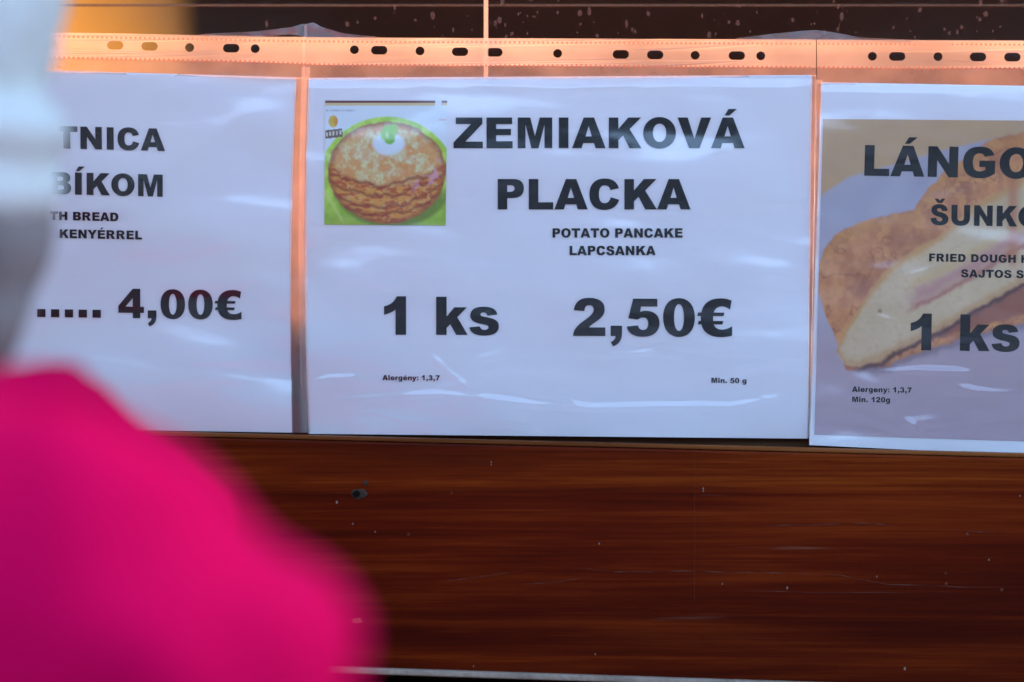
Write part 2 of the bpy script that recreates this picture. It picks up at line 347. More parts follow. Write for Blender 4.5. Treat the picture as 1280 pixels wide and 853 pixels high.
# heat lamp above the window, inside the stall
lamp = empty('heat_lamp', (0, .14, 1.735))
tag(lamp, 'long warm strip lamp hanging inside the stall above the glass', 'lamp')
bm = bmesh.new(); prism(bm, [(-1.0, 1.705), (1.0, 1.705), (1.0, 1.735), (-1.0, 1.735)], .08, .20, .006); from_bm('housing', bm, M['lamp'], lamp)
bm = bmesh.new(); bmesh.ops.create_cone(bm, cap_ends=True, segments=20, radius1=.012, radius2=.012, depth=1.9, matrix=Matrix.Translation((0, .145, 1.688)) @ Matrix.Rotation(R(90), 4, 'Y'))
from_bm('tube', bm, M['tube'], lamp, True)
ld = bpy.data.lights.new('lamp_light', 'AREA'); ld.shape = 'RECTANGLE'; ld.size = 1.9; ld.size_y = .07; ld.energy = 2.2; ld.color = (1, .37, .16)
lo = bpy.data.objects.new('lamp_light', ld); C.objects.link(lo); lo.location = (0, .125, 1.672); lo.rotation_euler = (R(-4), 0, 0); lo.parent = lamp
adopt(lamp)

# yellow canister standing on the inner counter
bm = bmesh.new()
prof = [(0, 1.345), (.150, 1.345), (.165, 1.36), (.156, 1.62), (.15, 1.645), (.09, 1.66), (.055, 1.67), (.052, 1.695), (0, 1.695)]
n = 48; cx, cy = -.398, .50
rings = [[bm.verts.new((cx + r * math.cos(i * 2 * math.pi / n), cy + r * math.sin(i * 2 * math.pi / n), z)) for i in range(n)] for r, z in prof[1:-1]]
for a, b in zip(rings, rings[1:]):
    for i in range(n): bm.faces.new((a[i], a[(i + 1) % n], b[(i + 1) % n], b[i]))
bm.faces.new(rings[0][::-1]); bm.faces.new(rings[-1])
can = empty('canister', (cx, cy, 1.345)); tag(can, 'blurred yellow plastic canister behind the glass at upper left', 'canister')
from_bm('body', bm, M['yellow'], can, True)
bm = bmesh.new(); bmesh.ops.create_cone(bm, cap_ends=True, segments=32, radius1=.058, radius2=.056, depth=.035, matrix=Matrix.Translation((cx, cy, 1.713)))
from_bm('screw_cap', bm, pbr('cap', (.5, .1, .03)), can, True); adopt(can)
# brown carton on the counter showing in the gap between the two left sheets
bx = tag(boxo('cardboard_box', P(300, 0, .034).x, P(470, 0, .034).x, .0095, .12, P(0, 436, .034).z + .001, P(0, 352, .034).z, pbr('cardboard', (.46, .27, .16), rough=.8, var=.15, vscale=30), None, .002),
    'brown cardboard box behind the glass, showing in the gap between the two left sheets', 'box')

# ------------------------------------------------------------------ lettering (heavy grotesque drawn from outlines, 2048 units per em)
G = {}
def g(ch, adv, *cont): G[ch] = (adv, cont)
# each contour: list of points; ('c', x1,y1,x2,y2,x,y) cubic
def O_(cx, cy, rx, ry, k=.60, rev=False):
    c = [(cx + rx, cy), ('c', cx + rx, cy + ry * k, cx + rx * k, cy + ry, cx, cy + ry), ('c', cx - rx * k, cy + ry, cx - rx, cy + ry * k, cx - rx, cy),
         ('c', cx - rx, cy - ry * k, cx - rx * k, cy - ry, cx, cy - ry), ('c', cx + rx * k, cy - ry, cx + rx, cy - ry * k, cx + rx, cy)]
    return c
A1 = [(0, 0), (550, 1466), (1045, 1466), (1593, 0), (1117, 0), (1040, 245), (530, 245), (455, 0)]
A2 = [(640, 560), (935, 560), (788, 1060)]
ACU = [(640, 1560), (830, 1875), (1230, 1875), (870, 1560)]
g('A', 1593, A1, A2); g('Á', 1593, A1, A2, ACU)
g('B', 1593, [(150, 0), (150, 1466), (998, 1466), ('c', 1290, 1466, 1450, 1310, 1450, 1095), ('c', 1450, 940, 1370, 830, 1225, 775), ('c', 1410, 725, 1512, 600, 1512, 425), ('c', 1512, 170, 1330, 0, 990, 0)],
  [(607, 890), (805, 890), ('c', 930, 890, 985, 945, 985, 1035), ('c', 985, 1125, 930, 1170, 808, 1170), (607, 1170)],
  [(607, 300), (840, 300), ('c', 975, 300, 1035, 360, 1035, 450), ('c', 1035, 540, 975, 600, 838, 600), (607, 600)])
g('C', 1593, [(1480, 1020), ('c', 1400, 1330, 1180, 1491, 800, 1491), ('c', 345, 1491, 75, 1210, 75, 735), ('c', 75, 250, 340, -25, 770, -25), ('c', 1150, -25, 1400, 130, 1495, 470), (1095, 590), ('c', 1040, 390, 950, 305, 800, 305), ('c', 620, 305, 530, 450, 530, 733), ('c', 530, 1020, 630, 1160, 800, 1160), ('c', 950, 1160, 1045, 1080, 1075, 930)])
D1 = [(150, 0), (150, 1466), (823, 1466), ('c', 1290, 1466, 1530, 1200, 1530, 735), ('c', 1530, 260, 1270, 0, 823, 0)]
g('D', 1706, [p if i == 0 else p for i, p in enumerate(D1)], [(603, 332), (714, 332), ('c', 970, 332, 1075, 440, 1075, 735), ('c', 1075, 1030, 960, 1134, 715, 1134), (603, 1134)])
E1 = [(150, 0), (150, 1466), (1365, 1466), (1365, 1153), (604, 1153), (604, 920), (1310, 920), (1310, 621), (604, 621), (604, 332), (1387, 332), (1387, 0)]
g('E', 1479, E1); g('É', 1479, E1, [(560, 1560), (750, 1875), (1150, 1875), (790, 1560)])
g('F', 1366, [(150, 0), (150, 1466), (1270, 1466), (1270, 1151), (605, 1151), (605, 890), (1173, 890), (1173, 594), (605, 594), (605, 0)])
g('G', 1706, [(1075, 1005), ('c', 1040, 1110, 960, 1165, 835, 1165), ('c', 640, 1165, 535, 1030, 535, 745), ('c', 535, 440, 640, 305, 850, 305), ('c', 950, 305, 1040, 335, 1130, 385), (1130, 520), (840, 520), (840, 820), (1575, 820), (1575, 215), ('c', 1330, 40, 1130, -25, 870, -25), ('c', 350, -25, 75, 255, 75, 735), ('c', 75, 1205, 365, 1491, 845, 1491), ('c', 1240, 1491, 1440, 1370, 1520, 1085)])
g('H', 1706, [(150, 0), (150, 1466), (604, 1466), (604, 953), (1100, 953), (1100, 1466), (1556, 1466), (1556, 0), (1100, 0), (1100, 593), (604, 593), (604, 0)])
I1 = [(171, 0), (171, 1466), (625, 1466), (625, 0)]
g('I', 797, I1); g('Í', 797, I1, [(230, 1560), (420, 1875), (820, 1875), (460, 1560)])
g('J', 1366, [(765, 1466), (1222, 1466), (1222, 525), ('c', 1222, 150, 1020, -25, 640, -25), ('c', 260, -25, 60, 160, 60, 540), (490, 600), ('c', 490, 400, 530, 315, 630, 315), ('c', 725, 315, 765, 370, 765, 530)])
g('K', 1706, [(150, 0), (150, 1466), (604, 1466), (604, 912), (1075, 1466), (1680, 1466), (1140, 910), (1700, 0), (1140, 0), (823, 610), (604, 385), (604, 0)])
g('L', 1366, [(150, 0), (150, 1466), (604, 1466), (604, 345), (1315, 345), (1315, 0)])
g('M', 1933, [(150, 0), (150, 1466), (745, 1466), (968, 580), (1195, 1466), (1788, 1466), (1788, 0), (1420, 0), (1420, 1118), (1135, 0), (802, 0), (520, 1118), (520, 0)])
g('N', 1706, [(150, 0), (150, 1466), (575, 1466), (1128, 650), (1128, 1466), (1556, 1466), (1556, 0), (1128, 0), (578, 810), (578, 0)])
g('O', 1706, O_(853, 733, 775, 758, .57), O_(853, 733, 315, 438, .60))
g('P', 1479, [(150, 0), (150, 1466), (904, 1466), ('c', 1240, 1466, 1395, 1300, 1395, 1015), ('c', 1395, 720, 1220, 550, 850, 550), (604, 550), (604, 0)], [(604, 845), (715, 845), ('c', 880, 845, 950, 905, 950, 1007), ('c', 950, 1105, 890, 1168, 738, 1168), (604, 1168)])
g('R', 1706, [(150, 0), (150, 1466), (905, 1466), ('c', 1290, 1466, 1490, 1340, 1490, 1040), ('c', 1490, 830, 1380, 700, 1175, 650), ('c', 1260, 600, 1310, 530, 1360, 440), (1607, 0), (1095, 0), (870, 430), ('c', 800, 560, 770, 595, 650, 595), (605, 595), (605, 0)], [(605, 872), (795, 872), ('c', 960, 872, 1030, 915, 1030, 1015), ('c', 1030, 1120, 975, 1165, 802, 1165), (605, 1165)])
S1 = [(60, 485), (490, 512), ('c', 510, 350, 600, 262, 745, 262), ('c', 870, 262, 950, 320, 950, 405), ('c', 950, 500, 870, 545, 655, 600), ('c', 280, 695, 120, 830, 120, 1065), ('c', 120, 1325, 345, 1491, 705, 1491), ('c', 1105, 1491, 1310, 1340, 1355, 1025), (928, 1000), ('c', 905, 1130, 830, 1200, 705, 1200), ('c', 595, 1200, 535, 1155, 535, 1080), ('c', 535, 1010, 590, 975, 760, 935), ('c', 1215, 835, 1405, 690, 1405, 425), ('c', 1405, 150, 1155, -25, 760, -25), ('c', 300, -25, 80, 165, 60, 485)]
g('S', 1479, S1); g('Š', 1479, S1, [(330, 1880), (620, 1880), (740, 1730), (860, 1880), (1150, 1880), (900, 1575), (580, 1575)])
g('T', 1479, [(43, 1466), (1434, 1466), (1434, 1104), (965, 1104), (965, 0), (512, 0), (512, 1104), (43, 1104)])
g('U', 1706, [(1103, 1466), (1555, 1466), (1555, 590), ('c', 1555, 190, 1320, -25, 868, -25), ('c', 385, -25, 150, 180, 150, 590), (150, 1466), (602, 1466), (602, 570), ('c', 602, 410, 700, 325, 852, 325), ('c', 1010, 325, 1103, 415, 1103, 575)])
g('V', 1593, [(0, 1466), (480, 1466), (805, 440), (1120, 1466), (1593, 1466), (1045, 0), (550, 0)])
g('Y', 1593, [(0, 1466), (505, 1466), (802, 969), (1099, 1466), (1601, 1466), (1029, 611), (1029, 0), (575, 0), (575, 611)])
g('Z', 1479, [(165, 1466), (1430, 1466), (1430, 1166), (622, 311), (1452, 311), (1452, 0), (60, 0), (60, 275), (890, 1155), (165, 1155)])
g('k', 1366, [(130, 0), (130, 1466), (535, 1466), (535, 705), (835, 1062), (1322, 1062), (950, 680), (1350, 0), (905, 0), (675, 412), (535, 265), (535, 0)])
g('s', 1253, [(50, 290), (455, 330), ('c', 480, 235, 545, 195, 640, 195), ('c', 735, 195, 790, 235, 790, 295), ('c', 790, 350, 750, 380, 580, 410), ('c', 230, 475, 85, 560, 85, 750), ('c', 85, 965, 265, 1086, 600, 1086), ('c', 925, 1086, 1090, 1000, 1135, 785), (750, 745), ('c', 725, 835, 670, 862, 600, 862), ('c', 520, 862, 480, 835, 480, 785), ('c', 480, 735, 530, 715, 690, 690), ('c', 1050, 635, 1195, 540, 1195, 335), ('c', 1195, 105, 1000, -25, 640, -25), ('c', 260, -25, 90, 85, 50, 290)])
g('1', 1366, [(1010, 0), (1010, 1478), (650, 1478), ('c', 560, 1270, 420, 1150, 155, 1090), (155, 765), ('c', 340, 805, 480, 870, 602, 970), (602, 0)])
g('2', 1366, [(1290, 0), (60, 0), ('c', 80, 250, 200, 400, 540, 640), ('c', 770, 810, 845, 910, 845, 1020), ('c', 845, 1130, 775, 1195, 675, 1195), ('c', 565, 1195, 505, 1125, 490, 965), (90, 995), ('c', 130, 1320, 320, 1478, 680, 1478), ('c', 1050, 1478, 1265, 1320, 1265, 1045), ('c', 1265, 810, 1130, 680, 860, 500), ('c', 745, 420, 700, 380, 665, 330), (1290, 330)])
g('3', 1366, O_(683, 733, 600, 750), O_(683, 733, 220, 400))
g('4', 1366, [(755, 0), (755, 270), (45, 270), (45, 610), (755, 1478), (1125, 1478), (1125, 575), (1310, 575), (1310, 270), (1125, 270), (1125, 0)], [(755, 575), (755, 1010), (400, 575)])
g('5', 1366, [(300, 1452), (1225, 1452), (1225, 1150), (600, 1150), (567, 935), ('c', 640, 972, 720, 985, 790, 985), ('c', 1110, 985, 1310, 795, 1310, 510), ('c', 1310, 190, 1080, -25, 690, -25), ('c', 310, -25, 105, 110, 60, 370), (485, 415), ('c', 510, 300, 580, 240, 680, 240), ('c', 805, 240, 875, 325, 875, 480), ('c', 875, 640, 800, 725, 680, 725), ('c', 600, 725, 545, 700, 480, 640), (118, 690)])
g('0', 1366, O_(683, 727, 605, 752, .62), O_(683, 727, 190, 520, .60))
g(',', 683, [(130, 400), (560, 400), (560, 110), ('c', 555, -160, 440, -330, 215, -400), (130, -235), ('c', 250, -180, 300, -110, 315, 0), (130, 0)])
g('.', 683, [(135, 0), (135, 395), (545, 395), (545, 0)])
g('€', 1366, [(1325, 1390), (1265, 1040), ('c', 1160, 1130, 1050, 1170, 950, 1170), ('c', 760, 1170, 650, 1000, 645, 925), (1050, 925), (1015, 790), (620, 790), (618, 675), (620, 600), (1010, 600), (975, 465), (645, 465), ('c', 690, 330, 800, 265, 960, 265), ('c', 1080, 265, 1220, 310, 1345, 400), (1345, 35), ('c', 1220, -5, 1060, -25, 900, -25), ('c', 480, -25, 240, 160, 170, 465), (30, 465), (65, 600), (150, 600), (148, 680), (150, 790), (15, 790), (50, 925), (168, 925), ('c', 235, 1290, 500, 1478, 905, 1478), ('c', 1060, 1478, 1200, 1450, 1325, 1390)])
def cc(cx, cy, rx, ry, k=.6): return O_(cx, cy, rx, ry, k)
E_ = [(860, 390), ('c', 850, 250, 790, 215, 700, 215), ('c', 590, 215, 520, 290, 520, 430), (1290, 430), ('c', 1290, 860, 1080, 1086, 690, 1086), ('c', 300, 1086, 85, 860, 85, 530), ('c', 85, 190, 300, -25, 700, -25), ('c', 1030, -25, 1220, 90, 1275, 330)]
EH = [(525, 650), ('c', 540, 790, 600, 850, 690, 850), ('c', 790, 850, 845, 780, 855, 650)]
g('e', 1366, E_, EH); g('é', 1366, E_, EH, [(520, 1180), (690, 1480), (1080, 1480), (740, 1180)])
g('a', 1366, cc(620, 530, -555, 556), cc(640, 530, 190, 290), [(860, 0), (860, 1062), (1260, 1062), (1260, 0)])
g('l', 683, [(140, 0), (140, 1466), (545, 1466), (545, 0)]); g('i', 683, [(140, 0), (140, 1062), (545, 1062), (545, 0)], [(140, 1190), (140, 1466), (545, 1466), (545, 1190)])
g('r', 911, [(120, 0), (120, 1062), (500, 1062), (500, 900), ('c', 590, 1040, 720, 1120, 930, 1060), (810, 760), ('c', 610, 820, 530, 730, 530, 500), (530, 0)])
g('n', 1366, [(120, 0), (120, 1062), (500, 1062), (500, 900), ('c', 620, 1040, 740, 1086, 870, 1086), ('c', 1120, 1086, 1250, 940, 1250, 660), (1250, 0), (845, 0), (845, 590), ('c', 845, 720, 790, 765, 700, 765), ('c', 590, 765, 525, 690, 525, 530), (525, 0)])
g('g', 1366, cc(620, 545, -545, 540), cc(650, 545, 190, 270), [(1245, 1062), (1245, 60), ('c', 1245, -280, 1050, -430, 660, -430), ('c', 330, -430, 140, -330, 130, -130), (520, -100), ('c', 550, -170, 600, -190, 680, -190), ('c', 800, -190, 850, -110, 850, 60), (850, 1062)])
g('y', 1253, [(10, 1062), (430, 1062), (640, 400), (840, 1062), (1245, 1062), (790, -60), ('c', 690, -330, 600, -430, 350, -430), ('c', 250, -430, 160, -420, 90, -405), (60, -110), ('c', 240, -150, 380, -150, 440, -20)])
g(':', 683, [(150, 0), (150, 350), (535, 350), (535, 0)], [(150, 710), (150, 1062), (535, 1062), (535, 710)])
g('7', 1366, [(90, 1452), (1280, 1452), (1280, 1170), ('c', 1000, 900, 790, 500, 740, 0), (330, 0), ('c', 370, 450, 560, 830, 820, 1110), (90, 1110)])
g('3', 1366, [(60, 390), (470, 445), ('c', 490, 310, 560, 245, 660, 245), ('c', 780, 245, 850, 320, 850, 430), ('c', 850, 550, 760, 610, 560, 600), (585, 890), ('c', 740, 870, 810, 930, 810, 1030), ('c', 810, 1140, 750, 1200, 650, 1200), ('c', 560, 1200, 500, 1150, 480, 1030), (90, 1100), ('c', 150, 1350, 330, 1478, 660, 1478), ('c', 1020, 1478, 1200, 1330, 1200, 1090), ('c', 1200, 940, 1130, 840, 990, 790), ('c', 1180, 740, 1270, 610, 1270, 430), ('c', 1270, 150, 1050, -25, 665, -25), ('c', 290, -25, 90, 110, 60, 390)])
g(' ', 683)
def flat(cont, steps=9):
    out = []
    for p in cont:
        if p[0] == 'c':
            x0, y0 = out[-1]; _, x1, y1, x2, y2, x3, y3 = p
            for i in range(1, steps + 1):
                t = i / steps; u = 1 - t
                out.append((u**3 * x0 + 3 * u * u * t * x1 + 3 * u * t * t * x2 + t**3 * x3, u**3 * y0 + 3 * u * u * t * y1 + 3 * u * t * t * y2 + t**3 * y3))
        else: out.append(p)
    if math.dist(out[0], out[-1]) < 1: out.pop()
    return out
def inside(pt, poly):
    x, y = pt; r = False
    for (x0, y0), (x1, y1) in zip(poly, poly[1:] + poly[:1]):
        if (y0 > y) != (y1 > y) and x < (x1 - x0) * (y - y0) / (y1 - y0) + x0: r = not r
    return r
def textline(name, txt, x0, y0, cap, parent, depth, slope=0.0, width=None, lean=0.0, kern=0):
    """x0,y0: left end of the baseline; cap: capital height, in photo units; drawn on the sheet at depth y"""
    adv = sum(G[c][0] for c in txt); sy = cap / 1466; sx = (width / adv) if width else sy
    vs, fs = [], []; pen = 0
    for c in txt:
        a, cs = G[c]; polys = [flat(q) for q in cs]
        outers = [p for p in polys if not any(inside(p[0], q) for q in polys if q is not p)]
        for o in outers:
            holes = [p for p in polys if p is not o and inside(p[0], o)]
            loops = [[Vector((x, y, 0)) for x, y in l] for l in [o] + holes]
            tris = tessellate_polygon(loops); base = len(vs)
            for l in loops:
                for v in l:
                    xx = (pen + v.x) * sx + lean * v.y * sy; yy = v.y * sy
                    vs.append((x0 + xx, y0 + slope * xx - yy, 0))
            fs += [tuple(base + i for i in t) for t in tris]
        pen += a
    bm = bmesh.new(); bv = [bm.verts.new(v) for v in vs]
    for t in fs:
        try: bm.faces.new([bv[i] for i in t])
        except ValueError: pass
    bmesh.ops.dissolve_limit(bm, angle_limit=.001, verts=bm.verts, edges=bm.edges)
    if cap > 20:       # cut the print finely enough to follow the wavy sheet
        for ax in (0, 1):
            lo_ = min(v.co[ax] for v in bm.verts); hi_ = max(v.co[ax] for v in bm.verts); t = lo_ + 9
            while t < hi_:
                co_ = [0, 0, 0]; co_[ax] = t; no_ = [0, 0, 0]; no_[ax] = 1
                bmesh.ops.bisect_plane(bm, geom=bm.verts[:] + bm.edges[:] + bm.faces[:], plane_co=co_, plane_no=no_); t += 9
    bmesh.ops.triangulate(bm, faces=bm.faces)
    for v in bm.verts: v.co = P(v.co.x, v.co.y, depth(v.co.x, v.co.y))
    me = bpy.data.meshes.new(name); bm.to_mesh(me); bm.free(); return link(name, me, M['ink'], parent)
# ------------------------------------------------------------------ printed pictures
def s2l(c):
    c = np.asarray(c, float) / 255; return np.where(c <= .04045, c / 12.92, ((c + .055) / 1.055) ** 2.4)
ILL = np.array((.50, .60, .92))            # how bright white paper stands in the shade, to turn seen tones into ink tones
def ink(r, g_, b): return np.clip(s2l((r, g_, b)) / ILL, 0.004, .85)
def vnoise(x, y, seed=0):
    xi, yi = np.floor(x).astype(int), np.floor(y).astype(int); fx, fy = x - xi, y - yi
    fx = fx * fx * (3 - 2 * fx); fy = fy * fy * (3 - 2 * fy)
    def h(a, b):
        n = (a * 374761393 + b * 668265263 + seed * 1442695041) & 0xffffffff
        n = ((n ^ (n >> 13)) * 1274126177) & 0xffffffff
        return ((n ^ (n >> 16)) & 0xffff) / 65535.
    return (h(xi, yi) * (1 - fx) + h(xi + 1, yi) * fx) * (1 - fy) + (h(xi, yi + 1) * (1 - fx) + h(xi + 1, yi + 1) * fx) * fy
def fbm(x, y, s, seed=0):
    v = 0; a = .5
    for o in range(4): v = v + a * vnoise(x / s * 2**o + 37 * o, y / s * 2**o, seed + o); a *= .5
    return v / .9375
def ss(a, b, x): t = np.clip((x - a) / (b - a), 0, 1); return t * t * (3 - 2 * t)
def mixc(c, d, m): return c * (1 - m[..., None]) + np.asarray(d) * m[..., None]
def picture(name, quad, nx, ny, paint, parent, depth):
    """quad: TL TR BR BL in photo units; paint(x, y) -> colour array"""
    u, v = np.meshgrid(np.linspace(0, 1, nx), np.linspace(0, 1, ny))
    q = np.array(quad, float)
    X = (q[0, 0] * (1 - u) + q[1, 0] * u) * (1 - v) + (q[3, 0] * (1 - u) + q[2, 0] * u) * v
    Y = (q[0, 1] * (1 - u) + q[1, 1] * u) * (1 - v) + (q[3, 1] * (1 - u) + q[2, 1] * u) * v
    col = paint(X, Y)
    vs = [P(x, y, depth(x, y)) for x, y in zip(X.ravel(), Y.ravel())]
    fs = [(j * nx + i, (j + 1) * nx + i, (j + 1) * nx + i + 1, j * nx + i + 1) for j in range(ny - 1) for i in range(nx - 1)]
    o = mesh(name, vs, fs, M['print'], parent)
    at = o.data.color_attributes.new('print', 'FLOAT_COLOR', 'POINT')
    at.data.foreach_set('color', np.concatenate([col.reshape(-1, 3), np.ones((nx * ny, 1))], 1).astype(np.float32).ravel())
    return o
def paint_pancake(X, Y):
    n1 = fbm(X, Y, 9, 1); n2 = fbm(X, Y, 4, 5); n3 = fbm(X * .6, Y * 1.6, 5, 9)
    c = np.zeros(X.shape + (3,)) + ink(178, 190, 222)
    c = mixc(c, ink(196, 204, 228), n1)
    # green plate
    gx, gy = (X - 484) / 88, (Y - 232) / 86
    gr = gx**2 + gy**2
    green = mixc(np.zeros_like(c) + ink(132, 172, 46), ink(156, 194, 84), ss(.3, .7, n1)); green = mixc(green, ink(95, 130, 28), ss(235, 280, Y) * .6)
    c = mixc(c, green, 1 - ss(.97, 1.03, gr))
    low = ss(222, 240, Y); c = mixc(c, green, low)
    # glassy edge of plate lower left
    c = mixc(c, ink(165, 180, 120), (np.exp(-((Y - 250) - (X - 412) * 1.6)**2 / 14) * ss(404, 412, X) * (1 - ss(425, 432, X))) * .6)
    # shade under the stack (printed)
    # pancakes: outline
    cx, cy = 483.5, 214
    ang = np.arctan2(Y - cy, X - cx)
    rr = np.sqrt(((X - cx) / 74.5)**2 + ((Y - cy) / np.where(Y < cy, 62, 66))**2) + (n1 - .5) * .06
    sh = np.sqrt(((X - 490) / 78)**2 + ((Y - 222) / 62)**2)
    c = mixc(c, ink(70, 85, 25), (1 - ss(.96, 1.06, sh)) * ss(225, 250, Y) * .7)
    body = 1 - ss(.97, 1.01, rr)
    tan = mixc(np.zeros_like(c) + ink(202, 150, 112), ink(210, 178, 156), ss(.35, .75, n2))
    tan = mixc(tan, ink(190, 118, 62), ss(.42, .62, fbm(X, Y, 7, 21)) * .75)
    side = mixc(np.zeros_like(c) + ink(190, 124, 54), ink(150, 72, 34), ss(.38, .66, n3)); side = mixc(side, ink(196, 140, 90), ss(.55, .68, fbm(X, Y * 1.5, 5, 33)) * .8)
    # top face edge: ellipse
    top = np.sqrt(((X - 484) / 73)**2 + ((Y - 190) / 43)**2) + (n1 - .5) * .22
    st = mixc(side, tan, 1 - ss(.86, 1.06, top))
    st = mixc(st, ink(212, 196, 200), (1 - ss(.4, .95, top)) * ss(.4, .7, n1) * .25)
    # layered dark gaps
    for k, (dy, amp) in enumerate(((207, 7), (219, 8), (233, 5), (243, 6))):
        yl = dy + 26 * (1 - ((X - 482) / 74)**2) - (X - 482) * .06 + amp * (fbm(X, X * 0 + 7 * k, 14, 50 + k) - .5) * 2
        wv = np.exp(-((Y - yl) / (1.6 + 1.6 * fbm(X, Y, 10, 60 + k)))**2)
        st = mixc(st, ink(112, 40, 24), wv * .75 * ss(208, 218, Y))
    st = mixc(st, ink(186, 130, 165), ss(.60, .74, fbm(X, Y, 11, 77)) * ss(505, 530, X) * ss(195, 205, Y) * (1 - ss(235, 245, Y)) * .8)
    st = mixc(st, ink(120, 52, 28), ss(.86, .99, rr) * .75)
    c = mixc(c, st, body)
    cr = np.sqrt(((X - 486) / 20)**2 + ((Y - 181) / 14.5)**2) + (n1 - .5) * .35
    c = mixc(c, ink(186, 200, 226), 1 - ss(.75, 1.15, cr))
    for hx, hy, ra, rb, an in ((482, 166, 10, 5.5, -1.2), (490, 166, 12, 6, 1.9), (487, 174, 7, 7, 0)):
        dx, dy = X - hx, Y - hy; a_, b_ = dx * math.cos(an) + dy * math.sin(an), -dx * math.sin(an) + dy * math.cos(an)
        c = mixc(c, ink(118, 172, 62) if hx != 487 else ink(100, 155, 45), 1 - ss(.8, 1.1, np.sqrt((a_ / ra)**2 + (b_ / rb)**2)))
    c = mixc(c, ink(190, 215, 150), np.exp(-((X - 484)**2 / 3 + (Y - 169)**2 / 16)))
    # header bands, small emblem and badge
    c = mixc(c, ink(85, 40, 55), (Y < 129.2) * 1.); c = mixc(c, ink(200, 150, 90), ((Y >= 129.2) & (Y < 132)) * .8)
    c = mixc(c, ink(185, 192, 222), ((X > 544) & (X < 552) & (Y < 132)) * .9)
    po = np.sqrt(((X - 416.5) / 6)**2 + ((Y - 152) / 8)**2); c = mixc(c, mixc(np.zeros_like(c) + ink(214, 150, 50), ink(170, 105, 30), ss(415, 423, X)), 1 - ss(.85, 1.05, po))
    by = Y + (X - 417) * .12
    bad = (X > 407) & (X < 428) & (by > 162) & (by < 172.5); c = mixc(c, ink(92, 68, 70), bad * 1.)
    c = mixc(c, ink(190, 185, 200), (bad & (by > 164.5) & (by < 169.5) & (((X * 1.0) % 4.2) < 2.3)) * .8)
    c = mixc(c, ink(125, 120, 150), ((Y > 137) & (Y < 139.8) & (X > 408) & (X < 443) & ((X % 3.4) < 2.2)) * .6)
    c = mixc(c, ink(190, 130, 150), ((Y > 148.5) & (Y < 151.5) & (X > 548) & (X < 557) & ((X % 3.0) < 2)) * .6)
    return c
def under(X, Y, pts): return Y - np.interp(X, [p[0] for p in pts], [p[1] for p in pts])   # >0 below the line
